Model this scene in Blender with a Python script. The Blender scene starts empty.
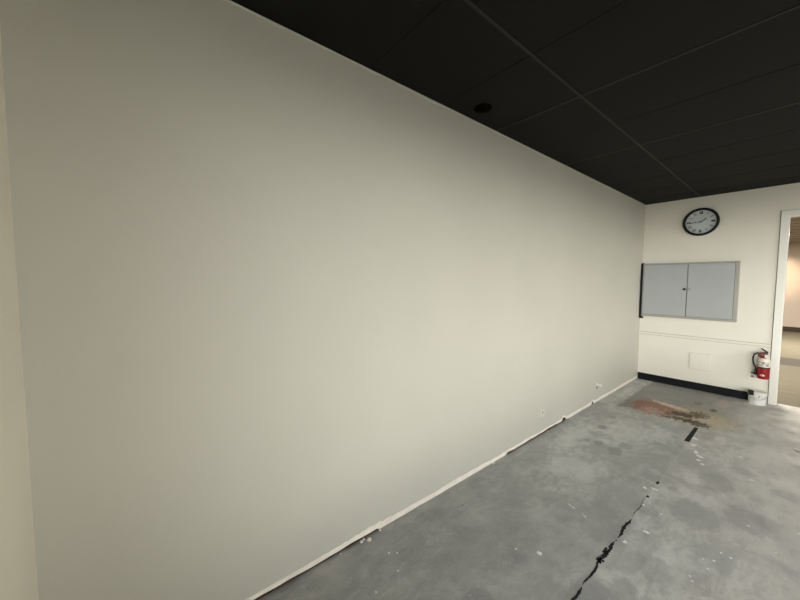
import bpy, bmesh, math, random
from mathutils import Vector, Matrix
random.seed(7)
C = bpy.context.scene.collection
PI = math.pi
H = 2.78; L = 6.2956; YN = -0.3028; W = 6.4; HA = 2.78; LA = 16.0

# camera position measured from the photograph; floor_at gives the place on the floor seen there
CP = (1.61137, 0, 1.57913); YAW, PITCH, ROLL, F = .889917, -.060322, .002822, 324.577
fw = Vector((-math.sin(YAW)*math.cos(PITCH), math.cos(YAW)*math.cos(PITCH), math.sin(PITCH)))
rt = fw.cross(Vector((0,0,1))).normalized(); up = rt.cross(fw)
r2 = rt*math.cos(ROLL) + up*math.sin(ROLL); u2 = -rt*math.sin(ROLL) + up*math.cos(ROLL)
def floor_at(px, py):
    d = fw + r2*(px-400)/F + u2*(300-py)/F; t = -CP[2]/d.z
    return CP[0]+d.x*t, CP[1]+d.y*t

# ------------------------------------------------------------------ materials
def mat(name, col=(.5,.5,.5), rough=.6, metal=0, bump=0, bscale=200, var=0, vscale=3, spec=.5):
    m = bpy.data.materials.new(name); m.use_nodes = True
    nt = m.node_tree; b = nt.nodes['Principled BSDF']
    b.inputs['Roughness'].default_value = rough; b.inputs['Metallic'].default_value = metal
    b.inputs['Specular IOR Level'].default_value = spec
    b.inputs['Base Color'].default_value = (*col, 1)
    tc = nt.nodes.new('ShaderNodeTexCoord')
    n = nt.nodes.new('ShaderNodeTexNoise'); n.inputs['Scale'].default_value = vscale
    n.inputs['Detail'].default_value = 5
    nt.links.new(tc.outputs['Object'], n.inputs['Vector'])
    r = nt.nodes.new('ShaderNodeMapRange')
    r.inputs['From Min'].default_value = .3; r.inputs['From Max'].default_value = .7
    v = var or .02
    r.inputs['To Min'].default_value = 1 - v; r.inputs['To Max'].default_value = 1 + v
    nt.links.new(n.outputs['Fac'], r.inputs['Value'])
    mx = nt.nodes.new('ShaderNodeVectorMath'); mx.operation = 'SCALE'
    mx.inputs[0].default_value = col
    nt.links.new(r.outputs['Result'], mx.inputs['Scale'])
    nt.links.new(mx.outputs['Vector'], b.inputs['Base Color'])
    if bump:
        n2 = nt.nodes.new('ShaderNodeTexNoise'); n2.inputs['Scale'].default_value = bscale
        n2.inputs['Detail'].default_value = 3
        nt.links.new(tc.outputs['Object'], n2.inputs['Vector'])
        bp = nt.nodes.new('ShaderNodeBump'); bp.inputs['Strength'].default_value = bump
        bp.inputs['Distance'].default_value = .002
        nt.links.new(n2.outputs['Fac'], bp.inputs['Height'])
        nt.links.new(bp.outputs['Normal'], b.inputs['Normal'])
    return m

M = dict(
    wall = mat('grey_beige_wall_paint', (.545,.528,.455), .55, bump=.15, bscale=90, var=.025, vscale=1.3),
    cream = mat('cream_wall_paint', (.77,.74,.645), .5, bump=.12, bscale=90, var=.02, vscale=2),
    white = mat('white_trim_paint', (.82,.81,.74), .35, var=.02),
    plaster = mat('bare_white_plaster', (.86,.80,.70), .8, bump=.6, bscale=60, var=.08, vscale=12),
    dirt = mat('rusty_dark_gap', (.060,.030,.020), .9, bump=.5, bscale=80, var=.5, vscale=9),
    black = mat('black_vinyl', (.0035,.0038,.005), .5, spec=.25),
    tile = mat('black_ceiling_tile', (.0042,.0040,.0030), .8, bump=.5, bscale=260, var=.15, vscale=2, spec=.25),
    grid = mat('black_ceiling_grid', (.0100,.0095,.0080), .6, spec=.3),
    hole = mat('deep_black', (.0006,.0006,.0006), .9, spec=.05),
    metal = mat('grey_painted_steel', (.385,.40,.40), .38, var=.02),
    metal_frame = mat('grey_beige_steel_frame', (.36,.355,.31), .4, var=.03),
    chrome = mat('chrome', (.6,.6,.6), .25, metal=1),
    clock_face = mat('clock_face', (.54,.58,.57), .3, var=.01),
    ink = mat('clock_ink', (.02,.02,.022), .5),
    red = mat('red_enamel', (.27,.006,.009), .25),
    dred = mat('dark_red_plastic', (.14,.018,.018), .4),
    rubber = mat('black_rubber', (.005,.005,.005), .5, spec=.3),
    label = mat('paper_label', (.72,.69,.60), .5, var=.05, vscale=30),
    print_grey = mat('label_print', (.28,.27,.25), .5),
    plastic = mat('white_plastic', (.72,.70,.62), .35),
    grey_plastic = mat('grey_plastic', (.30,.29,.25), .45),
    can = mat('white_can', (.74,.73,.68), .6, var=.10, vscale=14),
    can_mark = mat('can_mark', (.36,.36,.34), .5),
    annex_wall = mat('warm_annex_wall', (.70,.60,.52), .6, var=.03, vscale=1),
    annex_ceiling = mat('annex_ceiling_tile', (.34,.28,.22), .8, bump=.3, bscale=120, var=.15, vscale=2),
    annex_base = mat('brown_black_vinyl', (.05,.032,.018), .5),
    steel = mat('aluminium', (.5,.5,.5), .4, metal=.8),
    outside = mat('asphalt', (.05,.05,.05), .9, var=.1),
    hvac = mat('light_diffuser', (.8,.8,.8), .5),
)
def emis(name, col, s):
    m = bpy.data.materials.new(name); m.use_nodes = True
    b = m.node_tree.nodes['Principled BSDF']
    b.inputs['Base Color'].default_value = (*col,1)
    b.inputs['Emission Color'].default_value = (*col,1); b.inputs['Emission Strength'].default_value = s
    return m
M['lamp'] = emis('warm_lamp_diffuser', (1,.90,.76), 4)

# ------------------------------------------------------------------ floor shader
def floor_mat():
    m = bpy.data.materials.new('worn_grey_painted_concrete'); m.use_nodes = True
    nt = m.node_tree; N = nt.nodes; K = nt.links; b = N['Principled BSDF']
    geo = N.new('ShaderNodeTexCoord')
    def mp(scale=(1,1,1), rot=0, loc=(0,0,0)):
        q = N.new('ShaderNodeMapping'); q.inputs['Scale'].default_value = scale
        q.inputs['Rotation'].default_value = (0,0,rot); q.inputs['Location'].default_value = loc
        K.new(geo.outputs['Object'], q.inputs['Vector']); return q.outputs['Vector']
    def noise(vec, s, d=5, dist=0, rough=.55):
        n = N.new('ShaderNodeTexNoise'); n.inputs['Scale'].default_value = s
        n.inputs['Detail'].default_value = d; n.inputs['Distortion'].default_value = dist
        n.inputs['Roughness'].default_value = rough
        K.new(vec, n.inputs['Vector']); return n.outputs['Fac']
    def rng(v, a, c, lo=0, hi=1):
        r = N.new('ShaderNodeMapRange'); r.interpolation_type = 'SMOOTHSTEP'
        r.inputs['From Min'].default_value = a; r.inputs['From Max'].default_value = c
        r.inputs['To Min'].default_value = lo; r.inputs['To Max'].default_value = hi
        K.new(v, r.inputs['Value']); return r.outputs['Result']
    def op(o, a, c=None):
        q = N.new('ShaderNodeMath'); q.operation = o
        for i, x in enumerate((a, c)):
            if x is None: continue
            if isinstance(x, (int, float)): q.inputs[i].default_value = x
            else: K.new(x, q.inputs[i])
        return q.outputs[0]
    def mix(f, a, c):
        q = N.new('ShaderNodeMix'); q.data_type = 'RGBA'
        if isinstance(f, (int,float)): q.inputs[0].default_value = f
        else: K.new(f, q.inputs[0])
        for i, x in ((6,a),(7,c)):
            if isinstance(x, tuple): q.inputs[i].default_value = (*x,1)
            else: K.new(x, q.inputs[i])
        return q.outputs[2]
    sep = N.new('ShaderNodeSeparateXYZ'); K.new(geo.outputs['Object'], sep.inputs[0])
    X, Y = sep.outputs['X'], sep.outputs['Y']
    big = noise(mp(), 1.6, 9, .3, .68)
    base = mix(rng(big,.35,.65), (.29,.293,.278), (.45,.452,.43))
    # lighter clouds and swept streaks
    pale_clouds = noise(mp((1.5,.85,1), .3), 3.0, 11, .3, .74)
    dm = rng(pale_clouds, .47, .62)
    region = rng(Y, 1.3, 3.2, .22, 1)              # pale clouds stronger deeper in the room
    base = mix(op('MULTIPLY', op('MULTIPLY', dm, region), .85), base, (.74,.74,.70))
    wisp = noise(mp((1.7,.8,1), .2, (3,1,0)), 3.4, 11, .5, .74)
    base = mix(op('MULTIPLY', rng(wisp,.47,.62), rng(X,.5,1.4,.15,.85)), base, (.82,.79,.71))
    # right-hand band paler and warmer
    base = mix(op('MULTIPLY', rng(X,.95,1.75), rng(noise(mp(),2.2,8),.35,.65,.35,.85)), base, (.70,.665,.575))
    # darker damp blotches
    v = N.new('ShaderNodeTexVoronoi'); v.inputs['Scale'].default_value = 3.6; v.inputs['Randomness'].default_value = 1
    wv = N.new('ShaderNodeVectorMath'); wv.operation = 'ADD'
    nd = N.new('ShaderNodeTexNoise'); nd.inputs['Scale'].default_value = 5
    K.new(geo.outputs['Object'], nd.inputs['Vector'])
    sc = N.new('ShaderNodeVectorMath'); sc.operation='SCALE'; sc.inputs['Scale'].default_value=.16
    K.new(nd.outputs['Color'], sc.inputs[0]); K.new(geo.outputs['Object'], wv.inputs[0]); K.new(sc.outputs[0], wv.inputs[1])
    K.new(wv.outputs[0], v.inputs['Vector'])
    blot = op('MULTIPLY', rng(v.outputs['Distance'], .20, .42, 1, 0), rng(noise(mp(),1.7,2),.44,.54))
    base = mix(op('MULTIPLY', blot, .75), base, (.24,.243,.232))
    # fine grit and pale flecks
    fine = noise(mp(), 60, 4)
    base = mix(rng(fine,.35,.75,0,.22), base, (.60,.60,.57))
    mot = noise(mp((1.5,.8,1),loc=(7,2,0)), 8, 8, .2, .7)
    base = mix(rng(mot,.52,.66,0,.45), base, (.26,.262,.25)); base = mix(rng(mot,.36,.46,.35,0), base, (.66,.655,.61))
    fl = N.new('ShaderNodeTexVoronoi'); fl.inputs['Scale'].default_value = 17
    K.new(geo.outputs['Object'], fl.inputs['Vector'])
    flm = op('MULTIPLY', rng(fl.outputs['Distance'], .05, .10, 1, 0), rng(noise(mp(),2.4,3),.53,.62))
    base = mix(op('MULTIPLY', flm, .7), base, (.75,.74,.69))
    base = mix(op('MULTIPLY', rng(Y,1.0,3.4,.05,1), .42), base, (.70,.69,.645))  # paler and flatter deeper in the room
    # paint seam: floor left of the crack slightly darker
    seam = op('MULTIPLY', rng(X,.968,.982,1,0), rng(Y,4.4,4.9,1,0))
    base = mix(op('MULTIPLY', seam, .25), base, (.26,.265,.255))
    # smoother dark patch at the far wall
    edge = noise(mp(), 7, 3)
    ex = op('ADD', X, op('MULTIPLY', op('SUBTRACT', edge, .5), .10))
    ey = op('ADD', Y, op('MULTIPLY', op('SUBTRACT', edge, .5), .40))
    py = op('ADD', ey, op('MULTIPLY', ex, -.25))
    patch = op('MULTIPLY', op('MULTIPLY', rng(ex,.19,.23), rng(ex,.95,1.35,1,0)), rng(py,4.52,4.72))
    base = mix(op('MULTIPLY', patch, .85), base, (.27,.268,.248))
    # rust / tan stain
    def blob(cx, cy, rx, ry, rot, soft=.5, amp=.7, ns=6):
        ca, sa = math.cos(rot), math.sin(rot)
        dx = op('SUBTRACT', X, cx); dy = op('SUBTRACT', Y, cy)
        u = op('DIVIDE', op('ADD', op('MULTIPLY', dx, ca), op('MULTIPLY', dy, sa)), rx)
        w = op('DIVIDE', op('SUBTRACT', op('MULTIPLY', dy, ca), op('MULTIPLY', dx, sa)), ry)
        d = op('SQRT', op('ADD', op('MULTIPLY', u, u), op('MULTIPLY', w, w)))
        n = noise(mp((1.25,.8,1),loc=(cx*3,cy*5,0)), ns*2.2, 10, .4, .75)
        d = op('ADD', d, op('MULTIPLY', op('SUBTRACT', n, .5), amp*2))
        return rng(d, 1-soft, 1, 1, 0)
    def stain(*a, k=.8, c=(0,0,0)):
        nonlocal base
        base = mix(op('MULTIPLY', blob(*a), k), base, c)
    stain(.98,5.05,.36,.55,0,.6,1.4,5, k=.62, c=(.50,.41,.26))
    stain(.48,4.92,.34,.40,0,.8,.6,5, k=.5, c=(.22,.19,.145))
    stain(.50,4.98,.24,.32,.2,.35,2.0,7, k=.85, c=(.33,.115,.06))
    stain(.68,4.98,.22,.24,.2,.3,2.2,8, k=.65, c=(.34,.17,.10))
    stain(.54,4.84,.12,.14,.2,.3,2.2,8, k=.6, c=(.56,.37,.27))
    stain(.68,5.20,.28,.07,-.30,.4,1.6,10, k=.85, c=(.74,.58,.46))
    stain(.98,5.02,.26,.20,.1,.3,2.4,8, k=.75, c=(.64,.53,.36))
    stain(.82,4.98,.16,.09,.5,.25,2.4,7, k=.95, c=(.09,.055,.03))
    stain(.86,4.80,.17,.07,.25,.25,2.6,9, k=.95, c=(.08,.06,.03))
    stain(.92,5.12,.10,.10,.2,.25,2.6,9, k=.85, c=(.11,.075,.04))
    stain(.98,4.76,.09,.09,0,.25,2.2,9, k=.9, c=(.09,.07,.04))
    stain(1.01,5.42,.045,.08,0,.5,1.0,13, k=.85, c=(.10,.06,.04))
    stain(.85,5.60,.05,.10,0,.5,1.4,13, k=.6, c=(.15,.10,.07))
    stain(1.05,5.80,.09,.26,0,.6,1.4,7, k=.55, c=(.66,.50,.43))
    # chalky sanding dust near the wall, then the damp roller marks over it
    for (cx, cy, rx, ry, k) in ((.22,3.45,.20,.75,.62),(.52,3.95,.32,.60,.55),(.45,2.85,.35,.55,.38),(.78,4.15,.16,.34,.5),(1.35,1.85,.25,.35,.4),(1.2,2.3,.14,.30,.35)):
        stain(cx,cy,rx,ry,.1,.9,1.5,4, k=k, c=(.84,.84,.80))
    for (px, py, r_, k) in ((615,451,.085,.75),(599,443,.055,.7),(625,446,.075,.5),(602,427,.060,.7),(613,417,.045,.6),(587,440,.04,.5),(604,521,.20,.45),(695,515,.17,.5),
                            (716,482,.14,.45),(551,595,.10,.5),(590,591,.10,.5),(621,592,.09,.5),(744,519,.16,.45),(655,412,.05,.5),(500,470,.12,.35),(470,545,.16,.3),(655,570,.10,.4)):
        cx, cy = floor_at(px, py)
        stain(cx,cy,r_*.85,r_*1.25,.1,.35,.7,6, k=k, c=(.33,.333,.32))
    K.new(base, b.inputs['Base Color'])
    rr = rng(noise(mp(),3,6), .3, .7, .42, .68)
    K.new(rr, b.inputs['Roughness'])
    b.inputs['Specular IOR Level'].default_value = .45
    bp = N.new('ShaderNodeBump'); bp.inputs['Strength'].default_value = .25; bp.inputs['Distance'].default_value = .003
    K.new(op('ADD', op('MULTIPLY', fine, .4), noise(mp(), 12, 6)), bp.inputs['Height'])
    K.new(bp.outputs['Normal'], b.inputs['Normal'])
    return m
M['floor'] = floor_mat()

def annex_floor_mat():
    m = bpy.data.materials.new('tan_carpet_tile'); m.use_nodes = True
    nt = m.node_tree; N = nt.nodes; K = nt.links; b = N['Principled BSDF']
    tc = N.new('ShaderNodeTexCoord'); mp = N.new('ShaderNodeMapping')
    mp.inputs['Scale'].default_value = (1.2, 6, 1); K.new(tc.outputs['Object'], mp.inputs['Vector'])
    n = N.new('ShaderNodeTexNoise'); n.inputs['Scale'].default_value = 3; n.inputs['Detail'].default_value = 6
    K.new(mp.outputs[0], n.inputs['Vector'])
    r = N.new('ShaderNodeValToRGB'); r.color_ramp.elements[0].position = .3; r.color_ramp.elements[1].position = .7
    r.color_ramp.elements[0].color = (.19,.170,.122,1); r.color_ramp.elements[1].color = (.24,.220,.160,1)
    K.new(n.outputs['Fac'], r.inputs[0])
    # one darker row of carpet across the room
    s = N.new('ShaderNodeSeparateXYZ'); K.new(tc.outputs['Object'], s.inputs[0])
    a = N.new('ShaderNodeMath'); a.operation = 'GREATER_THAN'; a.inputs[1].default_value = 9.5; K.new(s.outputs['Y'], a.inputs[0])
    c = N.new('ShaderNodeMath'); c.operation = 'LESS_THAN'; c.inputs[1].default_value = 10.42; K.new(s.outputs['Y'], c.inputs[0])
    d = N.new('ShaderNodeMath'); d.operation = 'MULTIPLY'; K.new(a.outputs[0], d.inputs[0]); K.new(c.outputs[0], d.inputs[1])
    mx = N.new('ShaderNodeMix'); mx.data_type = 'RGBA'; K.new(d.outputs[0], mx.inputs[0])
    K.new(r.outputs[0], mx.inputs[6]); mx.inputs[7].default_value = (.115,.105,.083,1)
    K.new(mx.outputs[2], b.inputs['Base Color']); b.inputs['Roughness'].default_value = .9
    return m
M['annex_floor'] = annex_floor_mat()

# ------------------------------------------------------------------ helpers
def link(name, bm, mats, parent=None, smooth=False, bevel=0):
    me = bpy.data.meshes.new(name)
    bmesh.ops.recalc_face_normals(bm, faces=bm.faces[:])
    bm.to_mesh(me); bm.free()
    if not isinstance(mats, (list, tuple)): mats = [mats]
    for m in mats: me.materials.append(m)
    if smooth:
        for p in me.polygons: p.use_smooth = True
        try: me.set_sharp_from_angle(angle=math.radians(35))
        except Exception: pass
    o = bpy.data.objects.new(name, me); C.objects.link(o)
    if parent:
        o.parent = parent
    if bevel:
        md = o.modifiers.new('bevel', 'BEVEL'); md.width = bevel; md.segments = 2; md.limit_method = 'ANGLE'
    return o
def box(bm, x0, x1, y0, y1, z0, z1, mi=0):
    v = [bm.verts.new((x,y,z)) for z in (z0,z1) for y in (y0,y1) for x in (x0,x1)]
    for f in ((0,2,3,1),(4,5,7,6),(0,1,5,4),(2,6,7,3),(0,4,6,2),(1,3,7,5)):
        q = bm.faces.new([v[i] for i in f]); q.material_index = mi
def B(): return bmesh.new()
def lathe(bm, prof, c=(0,0,0), axis='Z', n=40, mi=0, a0=0, a1=2*PI):
    full = abs(a1-a0-2*PI) < 1e-6
    rings = []
    for (r, h) in prof:
        ring = []
        for k in range(n if full else n+1):
            a = a0 + (a1-a0)*k/n
            u, w = r*math.cos(a), r*math.sin(a)
            p = (u,w,h) if axis=='Z' else ((u,h,w) if axis=='Y' else (h,u,w))
            ring.append(bm.verts.new((p[0]+c[0],p[1]+c[1],p[2]+c[2])))
        rings.append(ring)
    for A, D in zip(rings, rings[1:]):
        m = len(A)
        for k in range(m if full else m-1):
            q = bm.faces.new((A[k],A[(k+1)%m],D[(k+1)%m],D[k])); q.material_index = mi
    if full:
        for ring in (rings[0], rings[-1]):
            try: bm.faces.new(ring).material_index = mi
            except Exception: pass
def tube(bm, pts, r, n=10, mi=0):
    pts = [Vector(p) for p in pts]; rings = []
    rs = r if isinstance(r, list) else [r]*len(pts)
    up = None
    for i, p in enumerate(pts):
        t = (pts[min(i+1,len(pts)-1)] - pts[max(i-1,0)]).normalized()
        if up is None:
            up = Vector((0,0,1)) if abs(t.z) < .9 else Vector((1,0,0))
        s = t.cross(up).normalized(); up = s.cross(t).normalized()
        rings.append([bm.verts.new(p + s*math.cos(2*PI*k/n)*rs[i] + up*math.sin(2*PI*k/n)*rs[i]) for k in range(n)])
    for A, D in zip(rings, rings[1:]):
        for k in range(n):
            bm.faces.new((A[k],A[(k+1)%n],D[(k+1)%n],D[k])).material_index = mi
    for ring in (rings[0], rings[-1]): bm.faces.new(ring).material_index = mi
def spline(pts, n=8):
    P = [Vector(p) for p in pts]; P = [P[0]*2-P[1]] + P + [P[-1]*2-P[-2]]; out = []
    for i in range(1, len(P)-2):
        for k in range(n):
            t = k/n; a,b_,c,d = P[i-1:i+3]
            out.append(.5*((2*b_)+(c-a)*t+(2*a-5*b_+4*c-d)*t*t+(3*b_-a-3*c+d)*t**3))
    out.append(P[-2]); return out
def struct(o): o['kind'] = 'structure'; return o
def thing(name, label, cat, loc=(0,0,0), rz=0, group=None):
    o = bpy.data.objects.new(name, None); C.objects.link(o); o.location = loc; o.rotation_euler = (0,0,rz)
    o.empty_display_size = .1
    o['label'] = label; o['category'] = cat
    if group: o['group'] = group
    return o
def tag(o, label, cat, group=None):
    o['label'] = label; o['category'] = cat
    if group: o['group'] = group
    return o
def rect(bm, pts, mi=0):
    q = bm.faces.new([bm.verts.new(p) for p in pts]); q.material_index = mi

# ------------------------------------------------------------------ floor (with crack fill and paint drips as raised marks of the same slab)
bm = B()
box(bm, -.12, W+.12, YN-.12, 6.40, -.12, 0)
def flat_blob(bm, cx, cy, rx, ry, mi, z=.0012, n=11, jag=.35, rot=0):
    top = []
    for k in range(n):
        a = 2*PI*k/n; s = 1 + random.uniform(-jag, jag)
        u, w = rx*math.cos(a)*s, ry*math.sin(a)*s
        top.append((cx+u*math.cos(rot)-w*math.sin(rot), cy+u*math.sin(rot)+w*math.cos(rot)))
    c = bm.verts.new((cx,cy,z)); vs = [bm.verts.new((x,y,z)) for x,y in top]
    lo = [bm.verts.new((cx+(x-cx)*1.12, cy+(y-cy)*1.12, -.0005)) for x,y in top]
    for k in range(n):
        bm.faces.new((c,vs[k],vs[(k+1)%n])).material_index = mi
        bm.faces.new((vs[k],lo[k],lo[(k+1)%n],vs[(k+1)%n])).material_index = mi
def crack(y0, y1, w0, w1, step=.02, jag=.5, drift=0):
    y = y0; L_, R_ = [], []
    while y < y1 + 1e-6:
        t = (y-y0)/(y1-y0); w = (w0+(w1-w0)*t)/2
        e = min(1, 4*t+.15, 4*(1-t)+.15) if y0 < 4 else 1; cx = .9745 + drift*math.sin(9*y) + (.004*math.sin(31*y) if y0 < 4 else 0)
        L_.append((cx - w*e*(1+random.uniform(-jag,jag)), y)); R_.append((cx + w*e*(1+random.uniform(-jag,jag)), y))
        y += step
    a = [(bm.verts.new((x,y,.0012)), bm.verts.new((u,w_,.0012))) for (x,y),(u,w_) in zip(L_,R_)]
    for p, q in zip(a, a[1:]): bm.faces.new((p[0],p[1],q[1],q[0])).material_index = 1
crack(1.30, 1.60, .008, .007, jag=.5)
crack(1.59, 1.735, .016, .010, jag=.5)
crack(1.745, 1.95, .008, .013, jag=.5)
crack(1.93, 2.20, .020, .016, step=.010, jag=.6, drift=.004)
crack(2.24, 2.50, .017, .018, step=.016, jag=.35)
crack(2.17, 2.19, .012, .012)
for (cx, cy, rx, ry) in [(.966,1.985,.011,.016),(.976,1.968,.007,.010),(.983,1.99,.006,.008),(.968,2.075,.013,.020),(.960,2.10,.006,.010),(.977,2.215,.004,.006),(.977,2.86,.009,.012),(.979,3.12,.008,.024)]:
    flat_blob(bm, cx, cy, rx, ry, 1, jag=.28, n=16)
crack(2.52, 2.86, .004, .003, jag=.7)
crack(4.16, 4.66, .040, .032, step=.03, jag=.03)
crack(1.96, 2.10, .005, .004, drift=.02)
# pale paint drips
drips = [((695,438.5),.045,.018),((694,445),.030,.022),((696,452),.026,.030),((699,456),.028,.028),((698,460),.022,.016),((702,464),.020,.018),
 ((645,488),.020,.010),((654,489),.024,.011),((644,505),.014,.008),((646,532),.020,.010),((625,542),.022,.011),((661,514),.009,.006),
 ((539,553),.022,.011),((516,549),.006,.005),((721,553),.007,.006),((731,558),.008,.006),((776,553),.006,.006),((708,569),.008,.006),
 ((714,561),.008,.008),((690,576),.006,.005),((692,581),.006,.005),((748,526),.010,.006),((751,480),.012,.012),((799,534),.010,.008),
 ((741,457),.020,.012),((397,553),.006,.005),((389,553),.006,.005),((398,571),.005,.004),((376,592),.005,.004),((703,559),.007,.004)]
for (q, rx, ry) in drips:
    x, y = floor_at(*q); flat_blob(bm, x, y, rx*.75, ry, 2, jag=.4, n=9, rot=random.uniform(0,3))
# chalky scuffs
for (a, b_, w) in [((571,506),(584,516),.010),((794,450),(800,453),.018),((457,508),(464,505),.008)]:
    x0,y0 = floor_at(*a); x1,y1 = floor_at(*b_)
    for k in range(7):
        t = k/6; flat_blob(bm, x0+(x1-x0)*t, y0+(y1-y0)*t+.01*math.sin(t*3), .022, w*.5, 3, z=.0008, jag=.5, rot=math.atan2(y1-y0,x1-x0))
M['scuff'] = mat('chalk_scuff', (.80,.80,.76), .9, var=.2, vscale=40)
M['tar'] = mat('black_tar_filler', (.008,.008,.008), .85, bump=.5, bscale=80)
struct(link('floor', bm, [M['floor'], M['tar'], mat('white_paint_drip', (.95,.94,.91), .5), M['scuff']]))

# ------------------------------------------------------------------ left wall, ragged at foot and head
def ragged(t, seed=0):
    return .5*math.sin(t*3.1+seed)+.3*math.sin(t*7.7+seed*2)+.2*math.sin(t*17.3+seed*5)
bm = B()
box(bm, -.12, -.003, YN-.12, L+.10, 0, H)             # dark core behind the board
struct(link('wall_left', bm, M['dirt']))
bm = B()
n = 260; rows = []
for i in range(n+1):
    y = YN + (L-YN)*i/n
    gap = .017 + .006*ragged(y*2) if (y < 1.12 or 2.55 < y < 3.75) else .002 + .002*abs(ragged(y*3))
    if y < .35: gap = .020
    if abs(y-3.68) < .03 or abs(y-4.48) < .03: gap = .045      # little broken notches
    topz = H - .0005
    rows.append((y, gap, topz))
prev = None
for (y, g, tz) in rows:
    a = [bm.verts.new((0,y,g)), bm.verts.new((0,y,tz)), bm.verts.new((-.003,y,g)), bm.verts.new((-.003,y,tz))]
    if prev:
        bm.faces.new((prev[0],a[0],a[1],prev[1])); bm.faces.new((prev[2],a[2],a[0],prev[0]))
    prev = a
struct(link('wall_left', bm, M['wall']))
# unpainted plaster strip along the foot of the wall
bm = B(); prev = None
for i, (y, g, tz) in enumerate(rows):
    h = .040 + .006*ragged(y*2.2, 1) + (.006*random.random() if y < 1.3 else 0)
    if .95 < y < 1.15: h += .006*random.random()
    if y < .6: h = .040 + .003*random.random()
    h = max(h, g+.018)
    th = .0035 + .0015*ragged(y*3, 4)
    a = [bm.verts.new((.0,y,g)), bm.verts.new((th,y,g+.001)), bm.verts.new((th,y,h-.003)), bm.verts.new((0,y,h))]
    if prev:
        for k in range(3): bm.faces.new((prev[k],a[k],a[k+1],prev[k+1]))
    prev = a
# crumbs of plaster fallen from the strip
for (y, x, r) in [(1.0,.012,.012),(1.045,.03,.014),(1.02,.006,.009),(1.14,.01,.008),(.86,.012,.006),(2.35,.008,.012),(3.3,.01,.008)]:
    s = bmesh.ops.create_icosphere(bm, subdivisions=2, radius=r)
    for v in s['verts']:
        v.co = Vector((v.co.x*(1+random.uniform(-.2,.2))+x, v.co.y*(1+random.uniform(-.2,.2))+y, max(0,v.co.z*.6)+.001))
struct(link('baseboard_left', bm, M['plaster']))
# caulk line along ceiling
bm = B(); prev = None
for i in range(301):
    y = YN + (L-YN)*i/300
    h = .006 + .002*ragged(y*4, 3)
    for (yc, a_, w) in [(1.10,.010,.03),(1.28,.012,.02),(1.55,.016,.08),(3.05,.012,.12),(4.15,.020,.25),(4.9,.012,.15),(.55,.008,.03)]:
        h += a_*math.exp(-((y-yc)/w)**2)
    a = [bm.verts.new((0,y,H-.001-h)), bm.verts.new((.006,y,H-h*.7)), bm.verts.new((.007,y,H-.0005))]
    if prev:
        for k in range(2): bm.faces.new((prev[k],a[k],a[k+1],prev[k+1]))
    prev = a
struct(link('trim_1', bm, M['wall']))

# ------------------------------------------------------------------ far wall with doorway
DX0, DX1, DZ = 1.475, 2.42, 2.392
bm = B()
box(bm, -.10, DX0, L, L+.12, 0, H); box(bm, DX1, W+.12, L, L+.12, 0, H); box(bm, DX0, DX1, L, L+.12, DZ, H)
struct(link('wall_far', bm, M['cream']))
bm = B()  # door casing and jamb lining
cw = .062
for yy0, yy1 in ((L-.018, L+.0), (L+.12, L+.138)):
    box(bm, DX0-cw, DX0+.004, yy0, yy1, 0, DZ+cw)
    box(bm, DX1-.004, DX1+cw, yy0, yy1, 0, DZ+cw)
    box(bm, DX0+.004, DX1-.004, yy0, yy1, DZ-.004, DZ+cw)
box(bm, DX0-.001, DX0+.012, L, L+.12, 0, DZ); box(bm, DX1-.012, DX1+.001, L, L+.12, 0, DZ)
box(bm, DX0+.012, DX1-.012, L, L+.12, DZ-.012, DZ+.001)
struct(link('door_1', bm, M['white'], bevel=.003))
bm = B()  # shadow line beside the casing, put in as a thin dark strip
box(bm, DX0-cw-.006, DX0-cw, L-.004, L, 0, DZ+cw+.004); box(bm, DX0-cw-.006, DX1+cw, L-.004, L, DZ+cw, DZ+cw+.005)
struct(link('casing_shadow_strip', bm, mat('casing_shadow_tone', (.20,.19,.15), .8)))
# thin chair rail
bm = B()
box(bm, 0, DX0-cw-.006, L-.022, L, .738, .770)
box(bm, 0, DX0-cw-.006, L-.0235, L, .7345, .738, 1); box(bm, 0, DX0-cw-.006, L-.006, L, .770, .7735, 1)  # darker strips stand in for the rail's thin shadow lines
M['rail_shadow'] = mat('rail_shadow_tone', (.36,.33,.26), .8, var=.3, vscale=14)
struct(link('trim_3', bm, [M['cream'], M['rail_shadow']]))
# black cove base
bm = B()
prof = [(0,.102),(.003,.104),(.005,.100),(.005,.022),(.010,.008),(.020,0),(0,0)]
for x0, x1 in ((.004, 1.30),(DX1+cw, W)):
    A_ = [bm.verts.new((x0, L-d, z)) for d, z in prof]; D_ = [bm.verts.new((x1, L-d, z)) for d, z in prof]
    for k in range(len(prof)):
        j = (k+1)%len(prof); bm.faces.new((A_[k],A_[j],D_[j],D_[k]))
    bm.faces.new(A_); bm.faces.new(D_[::-1])
struct(link('baseboard_far', bm, M['black']))

# near wall: a pier in the corner, then the glazed street front
NW = [(2.05,3.40),(3.50,4.85),(4.95,6.30)]; NZ0, NZ1 = .40, 2.58
bm = B()
box(bm, -.12, W+.12, YN-.12, YN, 0, NZ0); box(bm, -.12, W+.12, YN-.12, YN, NZ1, H)
xs = [-.12] + [v for w in NW for v in w] + [W+.12]
for i in range(0, len(xs), 2): box(bm, xs[i], xs[i+1], YN-.12, YN, NZ0, NZ1)
struct(link('wall_near', bm, mat('pale_cream_pier_paint', (.86,.80,.66), .5, bump=.12, bscale=90)))
for i, (a, b_) in enumerate(NW):
    bm = B(); t = .045
    for (x0,x1,z0,z1) in ((a,b_,NZ0,NZ0+t),(a,b_,NZ1-t,NZ1),(a,a+t,NZ0+t,NZ1-t),(b_-t,b_,NZ0+t,NZ1-t)):
        box(bm, x0, x1, YN-.09, YN-.03, z0, z1)
    struct(link('window_%d' % (i+4), bm, M['steel']))

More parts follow.
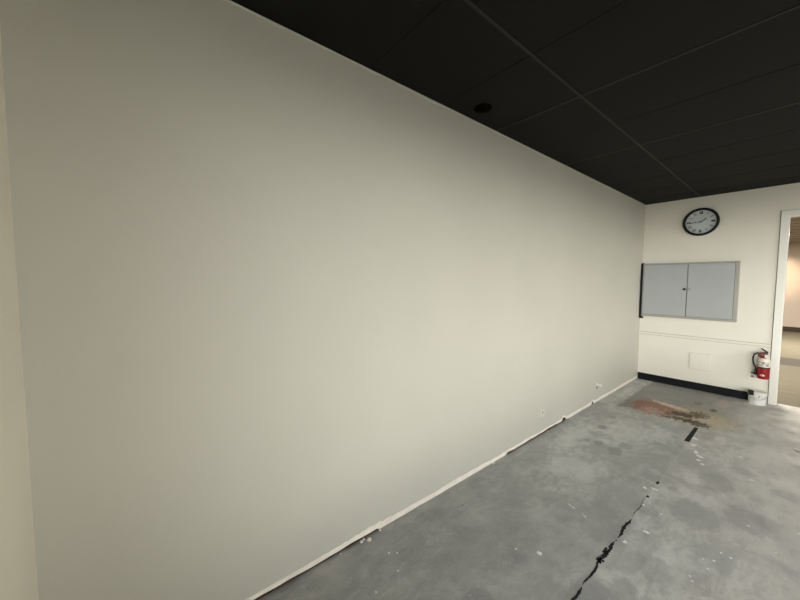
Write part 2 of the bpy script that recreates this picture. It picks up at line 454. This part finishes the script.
# right wall with window openings on the street side
WIN = [(2.3,3.6),(3.75,5.05)]; Z0, Z1 = .75, 2.56
bm = B()
box(bm, W, W+.12, YN, L, 0, Z0); box(bm, W, W+.12, YN, L, Z1, H)
ys = [YN] + [v for w in WIN for v in w] + [L]
for i in range(0, len(ys), 2): box(bm, W, W+.12, ys[i], ys[i+1], Z0, Z1)
struct(link('wall_right', bm, M['cream']))
for i, (a, b_) in enumerate(WIN):
    bm = B(); t = .05
    for (y0,y1,z0,z1) in ((a,b_,Z0,Z0+t),(a,b_,Z1-t,Z1),(a,a+t,Z0+t,Z1-t),(b_-t,b_,Z0+t,Z1-t)):
        box(bm, W+.03, W+.09, y0, y1, z0, z1)
    struct(link('window_%d' % (i+1), bm, M['steel']))
# pavement outside, below the sky
bm = B(); box(bm, -20, W+30, -30, YN-.12, -.25, -.13); box(bm, W+.12, W+30, YN-.12, 30, -.25, -.13)
struct(link('ground', bm, M['outside']))

# ------------------------------------------------------------------ ceiling: black lay-in tiles in a grid
GX = [-.57+.0, .6493, 1.8693, 3.0893, 4.3093, 5.5293, 6.6]; GX[0] = 0
GY = [-.3028, .472, 1.082] + [1.687+.6055*k for k in range(8)]
GY = [YN, .476, 1.081] + [1.687 + .6055*k for k in range(8)]; GY = [g for g in GY if g < L-.05] + [L]
bm = B()
for i in range(len(GX)-1):
    for j in range(len(GY)-1):
        x0, x1, y0, y1 = GX[i], min(GX[i+1], W), GY[j], GY[j+1]
        if x0 >= W: continue
        t = [random.uniform(0, .004) for _ in range(4)]
        sag = random.uniform(0,.003)
        g = 5
        vs = {}
        for a in range(g+1):
            for c in range(g+1):
                u, w = a/g, c/g
                z = H + .0012 + .35*(t[0]*(1-u)*(1-w)+t[1]*u*(1-w)+t[2]*u*w+t[3]*(1-u)*w) - sag*math.sin(PI*u)*math.sin(PI*w)
                vs[a,c] = bm.verts.new((x0+(x1-x0)*u, y0+(y1-y0)*w, z))
        for a in range(g):
            for c in range(g):
                bm.faces.new((vs[a,c],vs[a,c+1],vs[a+1,c+1],vs[a+1,c]))
box(bm, -.12, W+.12, YN-.12, L+.12, H+.02, H+.1)
for x in GX[1:-1]: box(bm, x-.009, x+.009, YN, L, H-.0012, H+.03, 1)
for y in GY[1:-1]: box(bm, 0, W, y-.009, y+.009, H-.0004, H+.03, 1 if abs(y-2.29)<.1 or abs(y-3.50)<.1 else 0)
box(bm, 0, .014, YN, L, H-.0005, H+.03, 0); box(bm, 0, W, L-.014, L, H-.0005, H+.03, 0)
struct(link('ceiling', bm, [M['tile'], M['grid']]))
# small round black cover on ceiling
t = thing('round_cover', 'small round black cover on the black ceiling beside the grey-beige wall', 'cover', (.155,1.919,H))
bm = B(); lathe(bm, [(.060,-.001),(.060,-.006),(.050,-.009)], n=36); link('cover_ring', bm, M['hole'], t, True)
bm = B(); lathe(bm, [(.022,-.009),(.022,-.018),(.012,-.021)], n=24); link('centre_plug', bm, M['hole'], t, True)

# ------------------------------------------------------------------ wall cabinet
CY = L-.085; cx0, cx1, cz0, cz1 = .034, 1.090, 1.030, 1.850
cab = thing('wall_cabinet', 'wide grey metal two-door cabinet mounted on the cream wall below the clock', 'cabinet', ((cx0+cx1)/2, L, cz0))
def loc(o, par):   # build in world coordinates, then hang under the parent
    o.matrix_parent_inverse = Matrix.Translation(par.location).inverted() if par.rotation_euler.z == 0 else (Matrix.Translation(par.location)@Matrix.Rotation(par.rotation_euler.z,4,'Z')).inverted()
    return o
bm = B(); f = .040
box(bm, cx0, cx1, CY+.03, L, cz0, cz1)
for (x0,x1,z0,z1) in ((cx0,cx1,cz0,cz0+.032),(cx0,cx1,cz1-.020,cz1),(cx0,cx0+.012,cz0+.032,cz1-.020),(cx1-f,cx1,cz0+.032,cz1-.020)):
    box(bm, x0, x1, CY, CY+.03, z0, z1)
loc(link('cabinet_body', bm, M['metal_frame'], cab, bevel=.003), cab)
mid = .568
for (x0, x1, s) in ((cx0+.015, mid-.004, 1), (mid+.004, cx1-f-.003, -1)):
    bm = B(); z0, z1 = cz0+.035, cz1-.023
    box(bm, x0, x1, CY-.004, CY+.026, z0, z1)
    d = loc(link('door', bm, M['metal'], cab, bevel=.004), cab)
    bm = B(); hx = x1-.022 if s == 1 else x0+.022
    lathe(bm, [(.017,0),(.017,-.004),(.010,-.006)], (hx, CY-.004, 1.462), 'Y', 20)
    if s == 1: box(bm, hx-.026, hx+.006, CY-.020, CY-.008, 1.457, 1.467)
    h = link('latch', bm, M['black'] if s == 1 else M['grey_plastic'], d); h.matrix_parent_inverse = d.matrix_parent_inverse.copy()
    h['label'] = 'black latch knob' if s == 1 else 'small grey lock'
    # keep world placement: child inherits the door's parent inverse chain
    h.matrix_parent_inverse = Matrix.Identity(4)
    bm = B()
bm = B()
box(bm, .008, cx0-.002, CY-.004, L, .992, 1.862); box(bm, cx0-.002, cx0+.025, CY-.003, CY+.02, .994, 1.014)
e = loc(link('edge_strip', bm, M['black'], cab, bevel=.002), cab); e['label'] = 'black strip along the left edge'

# ------------------------------------------------------------------ wall clock
clk = thing('wall_clock', 'round black-rimmed wall clock with Roman numerals above the grey metal cabinet', 'clock', (.667, L, 2.423))
R0 = .196
bm = B()
lathe(bm, [(R0-.004,0),(R0,-.010),(R0,-.034),(R0-.006,-.048),(R0-.016,-.052),(R0-.027,-.044),(R0-.033,-.022),(R0-.033,-.010)], axis='Y', n=72)
# remove caps so that rim stays an open ring in front
link('rim', bm, M['black'], clk, True)
bm = B(); lathe(bm, [(R0-.032,-.012),(R0-.032,-.021)], axis='Y', n=64)
face = link('clock_face', bm, M['clock_face'], clk)
def stroke(bm, p0, p1, w, y0=-.0215, y1=-.0225):
    a = Vector((p0[0],0,p0[1])); c = Vector((p1[0],0,p1[1])); d = (c-a).normalized(); s = Vector((d.z,0,-d.x))*w/2
    lo = [a-s,a+s,c+s,c-s]
    v = [bm.verts.new((q.x,y0,q.z)) for q in lo] + [bm.verts.new((q.x,y1,q.z)) for q in lo]
    for f_ in ((0,1,2,3),(7,6,5,4),(0,4,5,1),(1,5,6,2),(2,6,7,3),(3,7,4,0)): bm.faces.new([v[i] for i in f_])
ROM = ['XII','I','II','III','IV','V','VI','VII','VIII','IX','X','XI']
for k, s in enumerate(ROM):
    bm = B()
    th = -k*PI/6; hh = .040; adv = {'I':.0095,'V':.020,'X':.021}
    tot = sum(adv[c] for c in s); x = -tot/2; R_ = .130
    def P(u, w):   # u along tangent (clockwise), w radial
        a = PI/2 + th
        return (R_+w)*math.cos(a) + u*math.sin(a), (R_+w)*math.sin(a) - u*math.cos(a)
    big = k % 3 == 0
    for c in s:
        w_ = adv[c]; x0, x1 = x+.0015, x+w_-.0015; xm = x+w_/2
        tw = .0085 if big else .0045
        if c == 'I': stroke(bm, P(xm,-hh/2), P(xm,hh/2), tw)
        if c == 'V': stroke(bm, P(x0,hh/2), P(xm,-hh/2), tw); stroke(bm, P(x1,hh/2), P(xm,-hh/2), tw*.6)
        if c == 'X': stroke(bm, P(x0,hh/2), P(x1,-hh/2), tw); stroke(bm, P(x1,hh/2), P(x0,-hh/2), tw*.6)
        x += w_
    link('numeral', bm, M['ink'], face)
bm = B()
for k in range(60):
    a = k*PI/30; stroke(bm, (.157*math.cos(a),.157*math.sin(a)), (.163*math.cos(a),.163*math.sin(a)), .0012)
link('minute_marks', bm, M['grey_plastic'], face)
def hand(name, ang, ln, w, y):
    bm = B(); a = PI/2 - math.radians(ang)
    c, s = math.cos(a), math.sin(a)
    stroke(bm, (-.025*c,-.025*s), (ln*c,ln*s), w, y, y-.0015)
    stroke(bm, (ln*.35*c,ln*.35*s), (ln*.85*c,ln*.85*s), w*1.8, y, y-.0015)
    link(name, bm, M['ink'], clk)
hand('hour_hand', 53, .085, .0062, -.025); hand('minute_hand', 266, .135, .0048, -.028)
bm = B(); lathe(bm, [(.009,-.022),(.009,-.031),(.004,-.033)], axis='Y', n=20); link('centre_pin', bm, M['ink'], clk, True)

# ------------------------------------------------------------------ blank square plate low on the far wall
bm = B(); box(bm, .632, .852, L-.016, L, .303, .537); box(bm, .650, .834, L-.019, L-.016, .320, .520)
box(bm, .628, .632, L-.012, L, .299, .537, 1); box(bm, .632, .852, L-.012, L, .299, .303, 1)  # left and bottom strips coloured as the plate's shadow edge
tag(link('access_panel', bm, [M['cream'], mat('panel_shadow_tone', (.52,.49,.40), .8)]), 'square cream-painted cover plate low on the far wall above the black baseboard', 'wall plate')

# ------------------------------------------------------------------ outlet beside extinguisher
out = thing('wall_outlet', 'cream wall outlet with grey sockets just left of the red extinguisher', 'outlet', (1.262, L, .348))
bm = B(); box(bm, -.042, .042, -.006, 0, -.070, .070); link('cover_plate', bm, M['cream'], out, bevel=.003)
for z in (-.024, .024):
    bm = B(); lathe(bm, [(.017,-.006),(.017,-.009),(.014,-.010)], (0,0,z), 'Y', 24)
    so = link('socket', bm, M['grey_plastic'], out, True)
    bm = B()
    for x in (-.006, .006): box(bm, x-.0012, x+.0012, -.0108, -.0095, z-.004, z+.006)
    link('slot', bm, M['black'], so)

# ------------------------------------------------------------------ fire extinguisher on wall bracket
EX, EY, EZ = 1.360, L-.085, .330
ext = thing('fire_extinguisher', 'red fire extinguisher with black hose hanging on the wall beside the doorway', 'fire extinguisher', (EX, EY, EZ))
r = .056
bm = B(); lathe(bm, [(.030,.008),(r-.012,.0),(r-.003,.004),(r,.014),(r,.235),(r-.004,.255),(r-.016,.274),(.026,.288),(.019,.292),(.019,.302)], n=48)
body = link('cylinder', bm, M['red'], ext, True)
bm = B(); lathe(bm, [(r+.0008,.158),(r+.0008,.238),(r-.003,.256),(r-.013,.271)], n=48, a0=PI*1.02, a1=PI*2.05)
lb = link('label', bm, M['label'], body, True); lb['label'] = 'pale instruction label around the upper body'
bm = B()
for (a0,a1,z0,z1) in ((1.16,1.36,.212,.224),(1.40,1.58,.196,.226),(1.18,1.52,.186,.191),(1.18,1.50,.177,.181),(1.18,1.54,.168,.172),(1.60,1.78,.170,.205),(1.62,1.80,.214,.224)):
    lathe(bm, [(r+.0014,z0),(r+.0014,z1)], n=8, a0=PI*a0, a1=PI*a1)
link('label_print', bm, M['print_grey'], lb)
bm = B()
n_ = 28; v = []
for k in range(n_):
    a = 2*PI*k/n_; an = PI*1.47 + .40*math.cos(a); z = .052 + .012*math.sin(a)
    v.append(bm.verts.new(((r+.0012)*math.cos(an), (r+.0012)*math.sin(an), z)))
bm.faces.new(v)
ov = link('badge', bm, M['label'], body); ov['label'] = 'white oval badge'
bm = B(); lathe(bm, [(r+.002,.140),(r+.002,.153)], n=48, a0=0, a1=2*PI)
sp = link('strap', bm, M['rubber'], ext); sp['label'] = 'black retaining strap'
bm = B(); lathe(bm, [(.021,.290),(.021,.318),(.017,.322)], n=24); box(bm, -.020, .030, -.014, .014, .316, .340)
link('valve', bm, M['dred'], ext, bevel=.003)
bm = B(); lathe(bm, [(.027,0),(.027,-.014),(.022,-.017)], (-.030,-.014,.306), 'Y', 24)
link('pressure_gauge', bm, M['dred'], ext, True)
bm = B(); tube(bm, spline([(.02,0,.338),(-.01,-.005,.345),(-.035,-.01,.335),(-.062,-.014,.318)],6), .007, 8)
link('carry_handle', bm, M['chrome'], ext, True)
bm = B(); tube(bm, spline([(.028,0,.345),(.0,-.004,.366),(-.020,-.008,.382),(-.028,-.01,.392)],6), .008, 8)
link('squeeze_lever', bm, M['black'], ext, True)
bm = B(); box(bm, .004, .046, -.034, -.031, .262, .318)
tg = link('inspection_tag', bm, M['label'], ext); tg['label'] = 'white paper inspection tag'
bm = B(); tube(bm, spline([(-.018,0,.325),(-.055,-.010,.328),(-.088,-.015,.300),(-.096,-.015,.240),(-.088,-.015,.185),(-.070,-.012,.140),(-.064,-.010,.110)],8), .0085, 10)
hs = link('hose', bm, M['rubber'], ext, True)
bm = B(); lathe(bm, [(.010,.118),(.011,.100),(.014,.060),(.017,.045),(.014,.043)], (-.066,-.010,0), n=20)
link('nozzle', bm, M['rubber'], hs, True)
# bracket holding it
bm = B(); box(bm, EX-.020, EX+.020, L-.004, L, EZ+.04, EZ+.26); box(bm, EX-.012, EX+.012, L-.028, L-.004, EZ+.135, EZ+.158)
tag(link('extinguisher_bracket', bm, M['black']), 'black steel wall bracket behind the red fire extinguisher', 'bracket')

# ------------------------------------------------------------------ white can on floor
BX, BY = 1.325, L-.125; rb = .080
can = thing('paint_can', 'white paint can with wire handle standing on the floor beneath the red extinguisher', 'paint can', (BX, BY, 0))
bm = B(); lathe(bm, [(rb-.004,0),(rb+.001,.002),(rb+.001,.007),(rb-.001,.009),(rb-.001,.150),(rb+.002,.153),(rb+.002,.160),(rb-.004,.163)], n=56)
cb = link('can_body', bm, M['can'], can, True)
bm = B()
lathe(bm, [(rb+.0004,.088),(rb+.0004,.092)], n=20, a0=PI*1.12, a1=PI*1.72)
lathe(bm, [(rb+.0004,.100),(rb+.0004,.126)], n=8, a0=PI*1.55, a1=PI*1.60)
link('label_line', bm, M['can_mark'], cb)
bm = B(); lathe(bm, [(rb-.006,.160),(rb-.006,.166),(rb-.014,.168),(rb-.018,.164)], n=48)
link('lid', bm, M['plastic'], can, True)
pts = [(rb*1.02*math.cos(a), -.002 - .045*math.sin(a), .128 - .050*math.sin(a)) for a in [PI*k/16 for k in range(17)]]
pts = [(x, y - math.sqrt(max(0,(rb+.006)**2-x*x))*.82 if abs(x) < rb else y, z) for x, y, z in pts]
bm = B(); tube(bm, pts, .0022, 6); link('wire_handle', bm, M['can_mark'], can, True)
for s in (-1, 1):
    bm = B(); lathe(bm, [(.011,s*rb*.97),(.011,s*(rb+.006)),(.006,s*(rb+.008))], (0,0,.130), 'X', 16); link('handle_ear', bm, M['can'], can, True)
bm = B(); box(bm, -.083, -.040, -.070, -.030, .166, .178); box(bm, -.078, -.028, -.078, -.071, .118, .178); box(bm, -.078,-.028,-.071,-.060,.166,.178)
cl = link('clip', bm, M['rubber'], can, bevel=.003); cl['label'] = 'black clip hooked on the rim'

# ------------------------------------------------------------------ grommets on the left wall
def grommet(y, z, rr, label):
    t = thing('wall_grommet', label, 'grommet', (0,y,z))
    bm = B(); lathe(bm, [(rr,.0002),(rr,.004),(rr*.86,.007),(rr*.72,.006),(rr*.70,.002)], axis='X', n=32); link('ring', bm, M['cream'], t, True)
    bm = B(); lathe(bm, [(rr*.69,.0022),(rr*.62,.0035)], axis='X', n=28); link('dark_insert', bm, M['can_mark'], t)
    bm = B(); box(bm, .003, .011, -rr*.12, rr*.30, -rr*.55, rr*.05); link('plug', bm, M['plastic'], t, bevel=.002)
grommet(3.192, .222, .036, 'round white cable grommet low on the grey-beige wall, the larger one nearer the camera')
t = thing('wall_hook', 'tiny white peg sticking out low on the grey-beige wall near the far corner', 'peg', (0,4.614,.232))
bm = B(); lathe(bm, [(.022,.0002),(.022,.006),(.012,.008),(.010,.035),(.018,.038),(.018,.050),(.010,.054)], axis='X', n=24)
link('peg', bm, M['white'], t, True)
bm = B(); lathe(bm, [(.016,.0004),(.016,.010),(.008,.012)], (0,-.012,-.035), 'X', 20); link('dark_disc', bm, M['grey_plastic'], t, True)  # small dark disc just below the peg

# ------------------------------------------------------------------ room beyond the doorway
AX0, AX1 = -3.0, 8.0
bm = B(); box(bm, AX0, AX1, 6.402, LA+.1, -.12, -.002); box(bm, DX0+.012, DX1-.012, 6.30, 6.402, -.05, .0015, 1)
struct(link('floor', bm, [M['annex_floor'], M['floor']]))
bm = B(); box(bm, AX0, AX1, LA, LA+.1, 0, HA); struct(link('wall_back', bm, M['annex_wall']))
bm = B(); box(bm, AX0-.1, AX0, L+.12, LA, 0, HA); struct(link('wall_side', bm, M['annex_wall']))
bm = B(); box(bm, AX1, AX1+.1, L+.12, LA, 0, HA); struct(link('wall_side', bm, M['annex_wall']))
bm = B(); box(bm, W+.12, AX1, L+.02, L+.12, 0, HA); box(bm, AX0, -.10, L+.02, L+.12, 0, HA); struct(link('wall_front', bm, M['annex_wall']))
bm = B(); box(bm, AX0, AX1, LA-.012, LA, 0, .15); struct(link('baseboard_back', bm, M['annex_base']))
bm = B(); box(bm, AX0, AX1, L+.12, LA, HA, HA+.08)
y = 7.0
while y < LA: box(bm, AX0, AX1, y-.02, y+.02, HA-.006, HA, 1); y += .61
x = AX0+.5
while x < AX1: box(bm, x-.012, x+.012, L+.12, LA, HA-.004, HA, 1); x += 1.22
struct(link('ceiling', bm, [M['annex_ceiling'], mat('annex_grid', (.16,.13,.10), .6)]))
lamps = []
for (x, y, lab) in ((.72,12.6,'ceiling light panel in the room beyond the doorway, nearer the door casing and lit'),(2.30,12.0,'second ceiling light panel in the room beyond the doorway, further right'),
               (.72,8.2,'lit ceiling panel just past the doorway, closest to the opening')):
    t = thing('ceiling_light', lab, 'light', (x,y,HA-.006), group='ceiling lights in the room beyond the doorway')
    bm = B()
    for q in ((-.60,.60,-.30,-.27),(-.60,.60,.27,.30),(-.60,-.57,-.27,.27),(.57,.60,-.27,.27)): box(bm, *q, -.035, -.001)
    link('frame', bm, M['steel'], t)
    bm = B(); box(bm, -.57,.57,-.27,.27,-.026,-.012); link('diffuser', bm, M['lamp'], t)
    lamps.append((x,y))

# ------------------------------------------------------------------ lights
def area(name, loc_, rot, sx, sy, e, col):
    l = bpy.data.lights.new(name, 'AREA'); l.shape = 'RECTANGLE'; l.size = sx; l.size_y = sy; l.energy = e; l.color = col
    o = bpy.data.objects.new(name, l); C.objects.link(o); o.location = loc_; o.rotation_euler = rot; return o
for i, (a, b_) in enumerate(WIN):     # window portals guide sky light through the openings
    o = area('window_daylight', (W+.10, (a+b_)/2, (Z0+Z1)/2), (0, PI/2, 0), Z1-Z0, b_-a, 1, (1,1,1))
    o.data.cycles.is_portal = True
for i, (a, b_) in enumerate(NW):
    o = area('window_daylight', ((a+b_)/2, YN-.10, (NZ0+NZ1)/2), (PI/2, 0, 0), b_-a, NZ1-NZ0, 1, (1,1,1))
    o.rotation_euler = (PI/2, 0, 0); o.data.cycles.is_portal = True
for x, y in lamps: area('panel_light', (x,y,HA-.06), (0,0,0), 1.1, .5, 120, (1,.91,.79))
sp_ = bpy.data.lights.new('added_wall_spot', 'SPOT'); sp_.energy = 200; sp_.color = (1,.78,.52); sp_.spot_size = math.radians(42); sp_.spot_blend = 1  # added spot without a fixture, makes the warm glare on the back wall
so = bpy.data.objects.new('added_wall_spot', sp_); C.objects.link(so); so.location = (.9,14.3,HA-.1)
so.rotation_euler = (Vector((1.15,16,1.75))-Vector(so.location)).to_track_quat('-Z','Y').to_euler()

w = bpy.data.worlds.new('sky'); bpy.context.scene.world = w; w.use_nodes = True
nt = w.node_tree; bg = nt.nodes['Background']
tc = nt.nodes.new('ShaderNodeTexCoord'); sx = nt.nodes.new('ShaderNodeSeparateXYZ'); nt.links.new(tc.outputs['Generated'], sx.inputs[0])
cr = nt.nodes.new('ShaderNodeValToRGB'); mr = nt.nodes.new('ShaderNodeMapRange')
mr.inputs['From Min'].default_value = -.2; mr.inputs['From Max'].default_value = .8
nt.links.new(sx.outputs['Z'], mr.inputs['Value']); nt.links.new(mr.outputs[0], cr.inputs[0])
e = cr.color_ramp.elements
e[0].position = .13; e[0].color = (.10,.10,.09,1); e[1].position = 1; e[1].color = (.13,.14,.16,1)
k = cr.color_ramp.elements.new(.20); k.color = (.95,.94,.88,1)
k = cr.color_ramp.elements.new(.24); k.color = (1,.99,.93,1)
k = cr.color_ramp.elements.new(.40); k.color = (.36,.37,.38,1)
nt.links.new(cr.outputs[0], bg.inputs['Color']); bg.inputs['Strength'].default_value = 22.5

# ------------------------------------------------------------------ camera
cam = bpy.data.cameras.new('camera'); co = bpy.data.objects.new('camera', cam); C.objects.link(co)
cam.sensor_width = 36; cam.lens = F/800*36; cam.clip_start = .02; cam.clip_end = 200
Rm = Matrix((r2, u2, -fw)).transposed().to_4x4()
co.matrix_world = Matrix.Translation(CP) @ Rm
S = bpy.context.scene; S.camera = co
S.view_settings.view_transform = 'Standard'; S.view_settings.look = 'None'
S.view_settings.exposure = 0; S.view_settings.gamma = 1; S.view_settings.use_curve_mapping = False
